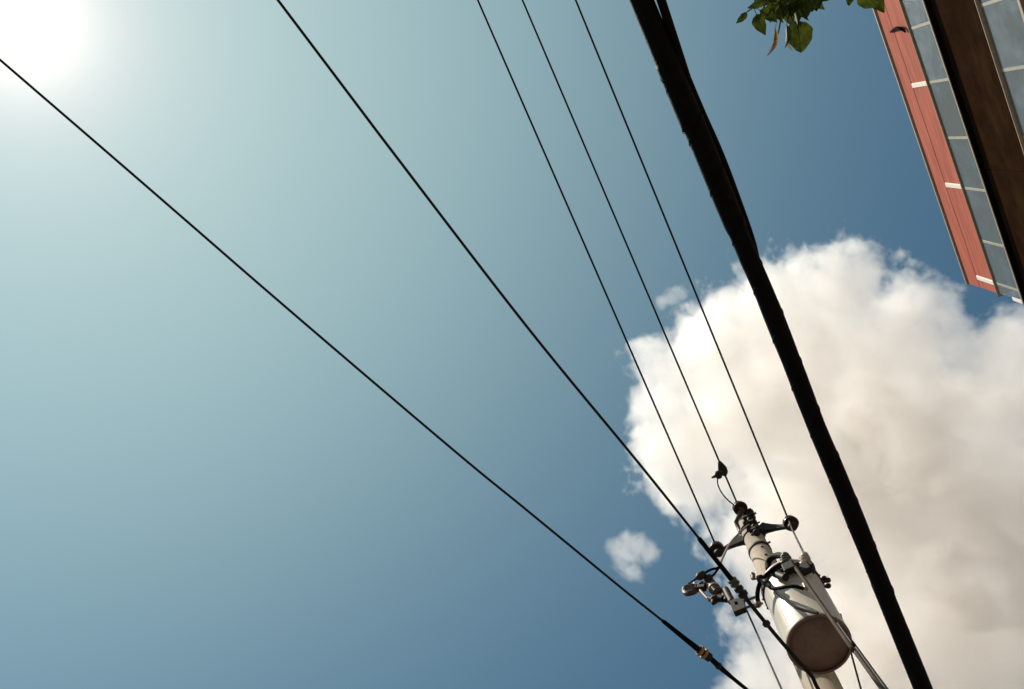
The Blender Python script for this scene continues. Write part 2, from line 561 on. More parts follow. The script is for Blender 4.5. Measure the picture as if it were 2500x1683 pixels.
def insulator(centre, axis, r, parent, m=None):
    """ribbed post insulator seen from below: sheds, groove and head"""
    a = centre - axis * r * .75; b = centre + axis * r * .95
    pf = [(.18, .30), (.14, .55), (.02, .86), (0, .95), (.05, 1.0), (.2, .98), (.3, .80), (.34, .62), (.38, .66), (.42, .88), (.5, .90), (.6, .72),
          (.64, .55), (.70, .60), (.80, .66), (.92, .60), (1, .3)]
    i = MB().lathe(a, b, [(t, q * r) for t, q in pf], 22).build('insulator', m or M['porcelain'], parent)
    MB().rod(centre - axis * r * 1.7, centre - axis * r * .2, r * .26, r * .26, 10).build('pin', M['steel'], i)
    return i

UP = Vector((0, 0, 1))
I_L, I_R, I_T = pp(1750, 1338, .05), pp(1928, 1275, .05), pp(1804, 1239, .17)
for c_, side in ((I_L, 1), (I_R, -1)):
    insulator(c_, (UP * .97 - PSIDE * .12 * side).normalized(), .088, pole)
    root = Vector((POLE.x, POLE.y, 0)) + PSIDE * side * .1
    zr = (ZT - .50) if side == 1 else (ZT - .42)
    root.z = zr
    end = c_ - UP * .13
    d = (end - root)
    lat = d.normalized().cross(UP).normalized()
    vv = lat.cross(d.normalized())
    arm = MB()
    P, F = [], []
    n = 9
    for k in range(n):
        t = k / (n - 1)
        hw = .024 - .008 * t + .02 * (1 - t) ** 4
        hh = .024 + .070 * (1 - t) ** 2.2
        ctr = root + d * t - UP * (hh - .024) * .8
        for sx, sy in ((-1, -1), (1, -1), (1, 1), (-1, 1)):
            P.append(ctr + lat * hw * sx + vv * hh * sy)
    for k in range(n - 1):
        for e in range(4):
            f = (e + 1) % 4
            F.append((k * 4 + e, k * 4 + f, k * 4 + 4 + f, k * 4 + 4 + e))
    F += [(3, 2, 1, 0), tuple(range((n - 1) * 4, n * 4))]
    arm.add(P, F)
    arm.lathe(end - UP * .03, end + UP * .05, [(0, .05), (1, .05)], 12)
    arm.build('cross_arm', M['dark_steel'], pole)
insulator(I_T, (UP * .95 + PSIDE * .2).normalized(), .088, pole)
MB().tube([POLE + Vector((0, 0, ZT - .42)) + PSIDE * .11 - PDIR * .04, POLE + Vector((0, 0, ZT - .1)) + PSIDE * .11 - PDIR * .04, I_T - UP * .14], .028, 10).build('insulator_bracket', M['steel'], pole)
# bolted hardware on the shaded side of the pole head
hw = R1([(1270, 380, .10), (1240, 470, .12), (1250, 540, .13), (1300, 560, .12), (1310, 640, .13), (1350, 690, .12), (1390, 740, .12), (1310, 430, .08), (1340, 520, .08), (1440, 700, .06), (1500, 720, .04)])
for i, q in enumerate(hw):
    d = Vector(rng.normal(size=3)).normalized()
    if i % 2:
        b = MB().box(q, PSIDE * .045, PDIR * .04, UP * .03, .006)
        b.rod(q - d * .07, q + d * .07, .014, n=8)
        b.build('clamp', M['dark_steel'], pole)
    else:
        b = MB().lathe(q - d * .055, q + d * .055, [(0, .02), (.1, .045), (.3, .045), (.35, .028), (.65, .028), (.7, .043), (.9, .043), (1, .02)], 10)
        b.build('connector', M['dark_steel'], pole)
hk = R1([(1180, 400, .08), (1250, 370, .1), (1300, 380, .1), (1335, 350, .1)])
MB().tube(spline(hk, 5), .014, 8).build('hook', M['steel'], pole)

# ------------------------------------------------------------------ the transformer
TAZ = math.radians(-4.45)
TR = 4.466
TD = Vector((math.cos(TAZ), math.sin(TAZ), 0))
TS = Vector((-TD.y, TD.x, 0))
TZ0, TZ1 = EYE.z + 7.50, EYE.z + 8.54
TRAD = .262
TC = TD * TR
tr = thing('transformer', 'pale grey cylindrical transformer with dark bottom hung on the pole', 'transformer')
tr.location = (0, 0, 0)
hT = TZ1 - TZ0
def tz(z):
    return Vector((TC.x, TC.y, z))
tank = MB().lathe(tz(TZ0 + .012), tz(TZ1), [(0, TRAD), (.015, TRAD + .004), (.03, TRAD), (.5, TRAD), (1, TRAD)], 64, caps=False).build('tank', M['tank'], tr)
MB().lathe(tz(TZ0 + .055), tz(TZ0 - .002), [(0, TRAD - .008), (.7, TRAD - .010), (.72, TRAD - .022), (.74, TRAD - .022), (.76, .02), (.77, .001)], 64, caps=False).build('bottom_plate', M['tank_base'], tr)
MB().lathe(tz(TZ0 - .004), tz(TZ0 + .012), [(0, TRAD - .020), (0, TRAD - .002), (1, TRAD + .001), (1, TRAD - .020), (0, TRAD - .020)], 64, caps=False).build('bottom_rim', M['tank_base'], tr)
MB().lathe(tz(TZ1), tz(TZ1 + .09), [(0, TRAD + .012), (.25, TRAD + .012), (.4, TRAD - .01), (.8, TRAD * .6), (1, TRAD * .15)], 48).build('lid', M['tank'], tr)
MB().lathe(tz(TZ1 - .10), tz(TZ1 - .055), [(0, TRAD + .001), (0, TRAD + .012), (1, TRAD + .012), (1, TRAD + .001)], 48, caps=False).build('lid_band', M['dark_steel'], tr)
sm_ = (-TD * .80 + TS * .60).normalized()
MB().tube([tz(TZ0 + .03) + sm_ * TRAD, tz(TZ1 - .12) + sm_ * TRAD], .0035, 6).build('weld_seam', M['tank'], tr)
for k in range(18):
    th = 2 * math.pi * k / 18
    d = TD * math.cos(th) + TS * math.sin(th)
    MB().rod(tz(TZ1 - .078) + d * (TRAD + .008), tz(TZ1 - .078) + d * (TRAD + .022), .010, n=6).build('lid_bolt', M['steel'], tr)
for z in (TZ0 + .28, TZ1 - .26):                 # hanger brackets to the pole
    a = tz(z) + TD * (TRAD - .02); b = Vector((POLE.x, POLE.y, z)) - PDIR * (pr(z) - .01)
    mid = (a + b) / 2
    MB().box(mid, (b - a) / 2, TS * .055, UP * .05, .008).build('hanger_bracket', M['dark_steel'], tr)
# lifting lugs, and the rim shadow at the shoulder
for q, ax in ((R2([(905, 400, .80)])[0], -TD), (R2([(1170, 420, .74)])[0], -TD)):
    MB().box(q, TS * .055, TD * .03, UP * .075, .012).rod(q - TS * .09, q + TS * .09, .02, n=10).build('lifting_lug', M['dark_steel'], tr)
sh = R2([(640, 500, .78), (740, 540, .80), (840, 575, .82)])
MB().tube(spline(sh, 6), [.034] * 13, 10).build('rim_shadow_strip', M['dark_steel'], tr)  # dark strip modelled in place of the shade along the lid rim

def bushing(base, tip, r, name='bushing', m=None):
    pf = [(0, .8), (.06, 1.0), (.12, 1.0), (.16, .6), (.26, .6), (.3, .95), (.36, .95), (.4, .55), (.5, .55), (.54, .88), (.6, .88), (.64, .5), (.76, .48), (.8, .62), (.88, .62), (.9, .3), (1, .25)]
    return MB().lathe(base, tip, [(t, q * r) for t, q in pf], 16).build(name, m or M['porcelain'], tr)
bA = bushing(R2([(860, 380, .72)])[0], R2([(832, 170, .70)])[0], .062)
bB = bushing(R2([(1180, 400, .66)])[0], R2([(1172, 160, .60)])[0], .060, m=M['pale_porcelain'])
# side terminals at the right rim of the tank
for (x0, y0), (x1, y1), (x2, y2) in (((1440, 640), (1490, 600), (1520, 585)), ((1470, 690), (1530, 640), (1590, 615)), ((1510, 730), (1560, 725), (1590, 715))):
    q = R2([(x0 - 40, y0 + 10, .50), (x1, y1, .50), (x2, y2, .48)])
    MB().tube(spline(q, 4), .013, 8).lathe(q[2] - (q[2] - q[1]).normalized() * .035, q[2], [(0, .022), (1, .024)], 10).build('side_terminal', M['dark_steel'], tr)
lv = R2([(1180, 700, .80), (1205, 765, .80)])
MB().rod(lv[0], lv[1], .030, .022, 12).build('pale_terminal', M['pale_porcelain'], tr)

# ------------------------------------------------------------------ cables round the transformer
def cable(name, pts, r, m, label, group=None, n=8, seg=6, sides=10, cat='cable'):
    o = MB().tube(spline(pts, seg), r, sides).build(name, m)
    return tag(o, label, cat, group)

cable('jumper_cable', R2([(545, 430, .55), (535, 330, .56), (590, 235, .60), (690, 190, .64), (780, 195, .68), (832, 200, .70)]), .030, M['rubber'],
      'thick black cable looped at the transformer shoulder beside the pole')
cable('jumper_cable', R2([(835, 320, .74), (760, 345, .78), (650, 410, .82), (540, 500, .82), (450, 590, .80), (405, 650, .78), (365, 760, .74), (350, 880, .70), (358, 985, .66)]), .020, M['rubber'],
      'black cable arching from transformer top down to the fuse bracket')
cable('jumper_cable', R2([(590, 760, .80), (740, 755, .84), (880, 728, .86), (1000, 728, .86), (1090, 750, .83), (1150, 765, .81)]), .016, M['rubber'],
      'short black cable running across the transformer front to a pale terminal')
cable('grey_curve', R2([(640, 780, .79), (700, 845, .805), (800, 920, .815), (900, 1010, .815), (1040, 1095, .81), (1200, 1150, .80), (1400, 1195, .80)]), .013, M['wire_grey'],  # thin grey curve along the tank front
      'thin grey curve running diagonally across the pale transformer tank')
cable('bushing_lead', R2([(1172, 165, .60), (1230, 240, .60), (1300, 340, .60), (1340, 430, .60), (1310, 520, .62), (1240, 600, .66)]), .012, M['wire_brown'],
      'thin brown lead curling off the right transformer bushing')
sw = thing('line_connector', 'slanted dark rod connector clamped across the black cable left of the transformer', 'connector')
q = R2([(265, 525, .80), (300, 580, .80), (400, 600, .80), (480, 655, .80), (540, 700, .80), (570, 745, .80)])
MB().tube(q[1:], [.014, .018, .018, .022, .016], 10).build('rod', M['steel'], sw)
MB().lathe(R2([(262, 510, .80)])[0], R2([(285, 600, .80)])[0], [(0, .012), (.15, .026), (.4, .022), (.6, .014), (.8, .024), (1, .012)], 12).build('knob', M['copper'], sw)
MB().lathe(R2([(360, 600, .80)])[0], R2([(440, 590, .80)])[0], [(0, .022), (.1, .036), (.9, .036), (1, .022)], 12).build('clamp', M['dark_steel'], sw)
MB().lathe(R2([(470, 650, .80)])[0], R2([(545, 690, .80)])[0], [(0, .022), (.1, .032), (.9, .032), (1, .022)], 12).build('sleeve', M['dark_steel'], sw)

# pale service cable in front of the tank, running on out of the frame
def straight(a, b, extend=0.0, n=14, sag=0.0):
    a, b = Vector(a), Vector(b)
    b = b + (b - a).normalized() * extend
    return [a.lerp(b, k / n) - UP * (sag * 4 * (k / n) * (1 - k / n)) for k in range(n + 1)]
def down_to_ground(a, b, n=14):
    d_ = b - a
    return straight(a, a + d_ * (a.z / -d_.z if d_.z < 0 else 3.0), 0, n)
q0, q1, q2 = pp(1932, 1372, .80), pp(1975, 1433, .84), pp(2154, 1683, .92)
sc_ = tag(MB().tube(spline([q0, q1, pp(2080, 1583, .90), q2, q2 + (q2 - q1) * (q2.z / (q1.z - q2.z))], 6), .0165, 12).build('service_cable', M['wire_grey']),
          'pale brown cable slanting down in front of the transformer', 'cable')
MB().tube(spline([v + PSIDE * -.022 + UP * .012 for v in (pp(2040, 1527, .88), pp(2080, 1583, .90), q2, q2 + (q2 - q1) * (q2.z / (q1.z - q2.z)))], 6), .012, 10).build('strand', M['wire'], sc_)
a, b = pp(1823, 1490, .35), pp(1908, 1683, .30)
tag(MB().tube(down_to_ground(a, b), .0085, 8).build('ground_wire', M['wire_brown']), 'thin pale brown wire dropping left of the transformer', 'wire')
a, b = pp(2052, 1500, .1), pp(2102, 1683, .1)
tag(MB().tube(down_to_ground(a, b), .008, 8).build('ground_wire', M['wire_brown']), 'thin wire showing just right of the transformer bottom', 'wire')

# ------------------------------------------------------------------ fuse cutout left of the transformer
FO = .45
fu = thing('fuse_cutout', 'dark fuse switch with ribbed insulator and paddle left of the transformer', 'fuse switch')
P3 = lambda *a: R3([a], FO)[0] if len(a) == 2 else R3([a])[0]
# paddle shaped cover
c0, c1 = P3(150, 690), P3(520, 610)
ax_ = (c1 - c0)
wv = (P3(330, 760) - P3(310, 560)) * .5
nn = ax_.cross(wv).normalized()
pad = MB(); P = []
K_ = 28
for lay in (-.018, .018):
    for k in range(K_):
        th = 2 * math.pi * k / K_
        ex = abs(math.cos(th)) ** .75 * (1 if math.cos(th) >= 0 else -1)
        P.append((c0 + c1) / 2 + ax_ * .5 * ex + wv * math.sin(th) * (1.0 - .18 * ex) + nn * lay)
for lay in (-.030, .030):
    for k in range(K_):
        th = 2 * math.pi * k / K_
        P.append((c0 + c1) / 2 + ax_ * .40 * math.cos(th) + wv * .78 * math.sin(th) + nn * lay)
F = [(k, (k + 1) % K_, K_ + (k + 1) % K_, K_ + k) for k in range(K_)]
F += [(2 * K_ + k, 2 * K_ + (k + 1) % K_, (k + 1) % K_, k) for k in range(K_)]
F += [(K_ + k, K_ + (k + 1) % K_, 3 * K_ + (k + 1) % K_, 3 * K_ + k) for k in range(K_)]
F += [tuple(range(2 * K_ + K_ - 1, 2 * K_ - 1, -1)), tuple(range(3 * K_, 4 * K_))]
pad.add(P, F, False)
po = pad.build('paddle', M['porcelain'], fu)
for k in range(4):
    off = (-.5 + k / 3) * .9
    MB().tube([(c0 + c1) / 2 + ax_ * t + wv * off - nn * (.031 if nn.dot(PDIR) > 0 else -.031) for t in (-.30, 0, .30)], .006, 6).build('rib', M['porcelain'], po)
MB().tube(spline([P3(470, 560), P3(560, 560), P3(640, 540), P3(720, 530)], 5), [.034] * 5 + [.040] * 5 + [.030] * 6, 10).build('contact_arm', M['dark_steel'], fu)
MB().box(P3(590, 610), (P3(680, 600) - P3(590, 610)), (P3(590, 650) - P3(590, 610)), PDIR * .03, .008).build('contact_block', M['dark_steel'], fu)
MB().lathe(P3(425, 490), P3(440, 545), [(0, .012), (.3, .02), (1, .016)], 10).build('nut', M['copper'], fu)
a, b = P3(750, 480), P3(985, 760)
pf = []
for k in range(9):
    t = .06 + k * .098
    pf += [(t, .032), (t + .03, .056), (t + .055, .056), (t + .07, .032)]
MB().lathe(a, b, [(0, .03)] + pf + [(1, .034)], 18).build('insulator', M['porcelain'], fu)
MB().lathe(a.lerp(b, .47), a.lerp(b, .58), [(0, .058), (.3, .062), (.7, .062), (1, .058)], 18).build('collar', M['pale_porcelain'], fu)
MB().lathe(a.lerp(b, -.05), a.lerp(b, .07), [(0, .02), (.2, .042), (.8, .042), (1, .03)], 14).build('end_cap', M['copper'], fu)
MB().tube([P3(530, 620), P3(580, 700), P3(690, 820), P3(770, 900)], [.013, .017, .017, .014], 10).build('fuse_tube', M['copper'], fu)
MB().lathe(P3(735, 890), P3(780, 870), [(0, .02), (1, .02)], 10).build('tube_ring', M['brass'], fu)
MB().tube(spline([P3(760, 850), P3(850, 880), P3(960, 850), P3(1090, 860)], 5), [.030] * 5 + [.044] * 5 + [.036] * 6, 10).build('hinge', M['dark_steel'], fu)
MB().lathe(P3(870, 900), P3(850, 970), [(0, .03), (.4, .032), (1, .018)], 10).build('hinge_lug', M['dark_steel'], fu)
MB().lathe(P3(950, 810), P3(1030, 755), [(0, .014), (.5, .018), (1, .014)], 10).build('brass_contact', M['brass'], fu)
P = [P3(985, 660), P3(1060, 655), P3(1130, 655), P3(1170, 730), P3(1220, 830), P3(1275, 930)]
MB().tube(spline(P, 5), [.026] * 10 + [.036] * 16, 8).build('bracket_arm', M['dark_steel'], fu)
MB().tube([P3(1060, 700), P3(1100, 800), P3(1160, 890)], [.024, .03, .03], 8).build('bracket_arm', M['dark_steel'], fu)
# square bracket with an opening
co_ = [P3(1225, 935), P3(1545, 895), P3(1600, 1105), P3(1335, 1215)]
ci_ = [P3(1355, 985), P3(1420, 970), P3(1445, 1040), P3(1378, 1065)]
P = []
for lay in (-.028, .028):
    P += [v + PDIR * lay for v in co_] + [v + PDIR * lay for v in ci_]
F = []
for k in range(4):
    j = (k + 1) % 4
    F += [(k, j, 4 + j, 4 + k), (8 + k, 12 + k, 12 + j, 8 + j), (k, 8 + k, 8 + j, j), (4 + k, 4 + j, 12 + j, 12 + k)]
MB().add(P, F).build('mounting_plate', M['dark_steel'], fu)
MB().tube([P3(1520, 930), P3(1700, 860), P3(1880, 800, .30)], .013, 8).build('stay_rod', M['steel'], fu)
MB().tube([P3(1590, 1065), P3(1760, 1010), P3(1960, 965, .30)], .012, 8).build('stay_rod', M['steel'], fu)
MB().tube([P3(1740, 1085), P3(1830, 1045), P3(1900, 1020)], .012, 8).build('stay_rod', M['steel'], fu)
MB().lathe(P3(1840, 905), P3(1875, 1010), [(0, .018), (.2, .03), (.5, .034), (.8, .034), (1, .026)], 12).build('lower_terminal', M['copper'], fu)

# ------------------------------------------------------------------ overhead wires
def wire(name, near, far, r, label, extend=22.0, sag=0.0, m=None, group='overhead wires fanning out from the pole', mid=None):
    """from its end at the pole to beyond the frame"""
    far2 = Vector(far) + (Vector(far) - Vector(near)).normalized() * extend
    o = MB().tube(straight(near, far2, 0, 40, sag), r, 8).build(name, m or M['wire'])
    return tag(o, label, 'wire', group)

HL = I_L.z - EYE.z + .07
w3 = wire('power_line', I_L + UP * .05, at_h(1166, 0, HL), .0108, 'straight thin wire ending at the left arm insulator')
HT = I_T.z - EYE.z + .05
w4 = wire('power_line', I_T + UP * .05, at_h(1275, 0, HT), .0108, 'straight thin wire ending at the top insulator of the pole')
HR = I_R.z - EYE.z + .07
w5 = wire('power_line', I_R + UP * .05, at_h(1405, 0, HR), .0108, 'straight thin wire ending at the right arm insulator')
# tap from the right insulator down to the bushing
cable('tap_wire', [I_R - UP * .05 - PDIR * .05, pp(1934, 1292, .15), pp(1950, 1326, .40), pp(1964, 1354, .60)], .010, M['wire_brown'],
      'thin tap wire between right arm insulator and transformer bushing', cat='wire')

# clamp and jumper loop on the centre wire
def on_line(a, b, px, py):
    """point of line a-b nearest to the pixel ray"""
    a, b = Vector(a), Vector(b); u = (b - a).normalized(); v = ray(px, py)
    w0 = a - EYE
    B = u.dot(v); D = u.dot(w0); E_ = v.dot(w0)
    return a + u * ((B * E_ - D) / (1 - B * B))
A4, B4 = I_T + UP * .05, at_h(1275, 0, HT)
k0 = on_line(A4, B4, 1760, 1147); ud = (B4 - A4).normalized()
cl4 = MB().lathe(k0 - ud * .09, k0 + ud * .10, [(0, .02), (.2, .05), (.5, .055), (.8, .035), (1, .018)], 12).build('clamp', M['dark_steel'], w4)
hz = k0.z - EYE.z
jl = [k0 - UP * .03] + [at_h(1600 + x / 2.69, 1100 + y / 2.69, hz - d) for x, y, d in ((415, 160, .12), (408, 205, .18), (418, 245, .2), (440, 285, .2), (470, 320, .16), (505, 350, .1), (540, 372, .05))]
MB().tube(spline(jl, 5), .0085, 8).build('jumper', M['wire_brown'], w4)
q = jl[1]
MB().lathe(q - PSIDE * .09, q + PSIDE * .09, [(0, .008), (.25, .02), (.4, .05), (.62, .05), (.75, .02), (1, .010)], 10).build('tap_clamp', M['dark_steel'], w4)

# wire 6: heavier service line that clamps off beside the fuse and runs on under the transformer
H6 = 7.0
line6 = [at_h(x, y, H6) for x, y in ((678, 0), (966, 381), (1288, 800), (1556, 1127), (1709, 1318))]
u6 = (line6[0] - line6[1]).normalized()
line6 = [line6[0] + u6 * 22, line6[0] + u6 * 8] + line6
w6 = tag(MB().tube(spline(line6, 8), .0100, 8).build('service_wire', M['wire']),
         'long dark wire sloping to the sheathed grip beside the fuse switch', 'wire', 'overhead wires fanning out from the pole')
gp = [at_h(x, y, H6) for x, y in ((1706, 1314), (1712, 1322), (1755, 1376), (1785, 1414), (1800, 1433), (1822, 1462), (1838, 1483), (1870, 1522), (1911, 1571), (1983, 1652))]
MB().tube(gp[:4], [.017, .019, .019, .021], 10).build('sheath', M['rubber'], w6)
MB().tube(spline(gp[3:], 6), .0155, 10).build('tail_wire', M['wire'], w6)
for t0, t1, m_ in ((gp[3], gp[4], 'steel'), (gp[4], gp[5], 'dark_steel')):
    prof_ = [(0, .022), (.08, .036), (.28, .036), (.34, .022), (.44, .022), (.5, .038), (.72, .038), (.8, .022), (1, .018)]
    MB().lathe(t0, t1, prof_, 14).build('grip', M[m_], w6)
q = gp[7]; d = (gp[8] - gp[6]).normalized()
MB().lathe(q - d * .02, q + d * .03, [(0, .016), (.3, .03), (.7, .03), (1, .016)], 12).build('knot', M['dark_steel'], w6)
end6 = gp[-1]
tail = [end6, at_h(1998, 1683, H6), Vector((POLE.x, POLE.y, H6 + EYE.z)) - PDIR * (pr(H6 + EYE.z) + .0)]
MB().tube(spline(tail, 6), .0155, 10).build('tail_wire', M['wire'], w6)

# wire 1: lowest line, from the sun's corner, sheathed and clamped near the bottom edge
H1 = 6.9
P1 = [(54, 193), (687, 741), (1108, 1100), (1274, 1236), (1403, 1342), (1521, 1439), (1620, 1518)]
line1 = [at_h(x, y, H1) for x, y in P1]
u1 = (line1[0] - line1[2]).normalized()
line1 = [line1[0] + u1 * 24, line1[0] + u1 * 8] + line1
w1 = tag(MB().tube(spline(line1, 8), .0092, 8).build('service_wire', M['wire']),
         'lowest dark wire running from the sun corner to the bottom edge', 'wire', 'overhead wires fanning out from the pole')
g1 = [at_h(x, y, H1) for x, y in ((1616, 1515), (1623, 1520), (1665, 1554), (1704, 1585), (1714, 1593), (1736, 1609), (1754, 1626), (1790, 1657), (1822, 1683), (1870, 1722))]
MB().tube(g1[:4], [.013, .016, .019, .023], 10).build('sheath', M['rubber'], w1)
MB().lathe(g1[3], g1[5], [(0, .025), (.1, .037), (.26, .037), (.3, .027), (.38, .027), (.42, .036), (.56, .036), (.6, .027), (.7, .034), (.9, .034), (1, .020)], 14).build('grip', M['dark_steel'], w1)
for t in (.18, .49):
    c_ = g1[3].lerp(g1[5], t); d = (g1[5] - g1[3]).normalized()
    MB().lathe(c_ - d * .012, c_ + d * .012, [(0, .038), (.5, .041), (1, .038)], 16).build('ring', M['brass'], w1)
g1.append(g1[-1] + (g1[-1] - g1[6]).normalized() * 25)
MB().tube(g1[5:], [.020, .022, .015, .014, .014, .014], 10).build('tail_wire', M['rubber'], w1)
d = (g1[6] - g1[5]).normalized()
MB().lathe(g1[6] - d * .02, g1[6] + d * .03, [(0, .02), (.4, .028), (1, .018)], 12).build('collar', M['dark_steel'], w1)

# jumper from pole head down to wire 6 and the two dangling leads
cable('jumper_wire', [*R1([(1280, 575, .13), (1200, 640, .2), (1130, 705, .3), (1030, 800, .45), (960, 880, .6), (910, 960, .75), (850, 1080, 1.0), (790, 1210, 1.3)]),
                      on_line(gp[1], gp[3], 1757, 1380)], .0105, M['copper'], 'pale curved jumper wire bowing from pole head to the sheathed wire', cat='wire')
root = on_line(gp[1], gp[3], 1757, 1384)
hR = root.z - EYE.z
def dangling(pts, lug, tip, label):
    q = [root] + [at_h(1650 + x / 9.316, 1370 + y / 9.316, hR - .04 * i) for i, (x, y) in enumerate(pts, 1)]
    o = MB().tube(spline(q, 6), .0095, 8).build('lead_wire', M['rubber'])
    d_ = (q[-1] - q[-2]).normalized()
    MB().lathe(q[-1] - d_ * .02, q[-1] + d_ * lug, [(0, .014), (.15, .027), (.7, .030), (1, .014)], 12).build('lug', M['dark_steel'], o)
    if tip:
        MB().tube([q[-1] + d_ * lug, q[-1] + d_ * (lug + tip)], [.010, .006], 8).build('tip', M['dark_steel'], o)
    tag(o, label, 'wire')
dangling(((930, 165), (830, 185), (720, 235), (620, 300)), .075, .10, 'upper dangling lead with pointed lug above the fuse switch')
dangling(((930, 215), (880, 290), (800, 355), (760, 385)), .065, 0, 'short dangling lead with blunt lug above the fuse switch')

# ------------------------------------------------------------------ thick near cables
HA = 3.9
cA = [at_h(x, y, HA) for x, y in ((1566, 0), (1627, 153), (1700, 319), (1774, 500), (1825, 622), (1866, 716), (1936, 892), (1993, 1041), (2060, 1200), (2157, 1441), (2254, 1683))]
uA = (cA[0] - cA[3]).normalized(); vA = (cA[-1] - cA[-4]).normalized()
cA = [cA[0] + uA * 18, cA[0] + uA * 6] + cA + [cA[-1] + vA * 5, cA[-1] + vA * 16]
pts = spline(cA, 14)
rad = []
for i, p in enumerate(pts):
    q = to_px(p)
    base = .0375 + (.006 if q and q[1] < 560 else 0.0)
    rad.append(base + 0.0006 * math.sin(p.x * 21) + .0010 * math.sin(p.x * 7.3 + 1) + .0004 * rng.normal())
for i in range(1, len(rad) - 1):
    rad[i] = (rad[i - 1] + rad[i] + rad[i + 1]) / 3
ca = tag(MB().tube(pts, rad, 18).build('telephone_cable', M['rubber']), 'thickest black cable bundle crossing the cloud from top to bottom', 'cable')
lash = []
for i in range(len(pts) * 4 - 4):
    t = i / 4; k = int(t); f = t - k
    p = pts[k].lerp(pts[k + 1], f); d = (pts[k + 1] - pts[k]).normalized()
    if not (-1.2 < p.x < 4.2):
        continue
    u = d.orthogonal().normalized(); w = d.cross(u)
    th = p.x * 2 * math.pi / .21
    lash.append(p + (u * math.cos(th) + w * math.sin(th)) * (rad[k] + .0012))
MB().tube(lash, .0013, 5).build('lashing_wire', M['rubber'], ca)
HB = HA - .02
cB = [at_h(x, y, HB + .10 * min(1, y / 640)) for x, y in ((1614, 0), (1647, 118), (1679, 198), (1711, 274), (1759, 383), (1803, 500), (1834, 590), (1855, 676), (1885, 760), (1945, 900))]
uB = (cB[0] - cB[2]).normalized()
cB = [cB[0] + uB * 18, cB[0] + uB * 5] + cB + [cA[-3] + UP * .06, cA[-2] + UP * .06, cA[-1] + UP * .06]
tag(MB().tube(spline(cB, 10), .0175, 14).build('telephone_cable', M['rubber']), 'thinner black cable joining the thick bundle from its right side', 'cable')

# ------------------------------------------------------------------ street tree with leaves hanging into the top edge
LH = 2.7                                     # leaf height above the eye
tree = thing('street_tree', 'leafy green branch tips hanging in at the top edge', 'tree')
def leaf_mesh(name, aspect, fold, curl, heart, m, wav=0.0, bite=False, pa=.68, pb=.75):
    """leaf along +Y, base at origin, length 1, lying in XY"""
    n = 12
    P, F = [], []
    for i in range(n + 1):
        t = i / n
        w = aspect * .5 * (math.sin(math.pi * t ** pa) ** pb) * (1 - .18 * t) if 0 < t < 1 else .012
        z = -curl * (t - .3) ** 2
        back = -heart * math.exp(-(t / .12) ** 2)
        for s_, f_ in ((-1, 1), (-.5, .45), (0, 0), (.5, .45), (1, 1)):
            b_ = 1.0 + wav * math.sin(t * 17 + s_ * 3)
            if bite and s_ == -1 and .45 < t < .8:
                b_ *= .62
            P.append((w * s_ * b_, t + back * abs(s_), z + fold * w * f_ + .012 * wav * math.sin(t * 23 + s_)))
    for i in range(n):
        for k in range(4):
            a_ = i * 5 + k
            F.append((a_, a_ + 1, a_ + 6, a_ + 5))
    mb_ = MB(); mb_.add(P, F, True)
    mb_.tube([(0, -.42, .03), (0, -.2, .01), (0, 0, 0), (0, .5, -curl * .04 - .008), (0, .95, -curl * .42 - .004)], [.016, .016, .018, .012, .004], 5)
    me = mb_.mesh(name)
    me.materials.append(m)
    return me
LM = [leaf_mesh('leaf_round', .98, .20, .22, .07, M['leaf'], .05, pa=.78, pb=.58),
      leaf_mesh('leaf_oval', .66, .35, .30, .02, M['leaf'], .05, pa=.7, pb=.8),
      leaf_mesh('leaf_heart', .90, .22, .2, .12, M['leaf'], .08, True, pa=.6, pb=.7),
      leaf_mesh('leaf_dry', .20, 1.1, .75, 0, M['dry_leaf'], .12, pa=.8, pb=.7),
      leaf_mesh('leaf_narrow', .50, .3, .35, 0, M['leaf'], .08, pa=.75, pb=.8)]

def put_leaf(base, tip, kind, roll, dh=0.0, h=LH):
    a = at_h(base[0], base[1], h); b = at_h(tip[0], tip[1], h + dh)
    y = (b - a); L = y.length; y.normalize()
    view = (a - EYE).normalized()
    z = (view - y * view.dot(y)).normalized()          # upper side away from the eye
    z = Matrix.Rotation(math.radians(roll), 3, y) @ z
    x = y.cross(z)
    o = bpy.data.objects.new('leaf', LM[kind])
    COL.objects.link(o)
    o.matrix_world = Matrix.Translation(a) @ Matrix((x, y, z)).transposed().to_4x4() @ Matrix.Scale(L, 4)
    o.parent = tree
    return o

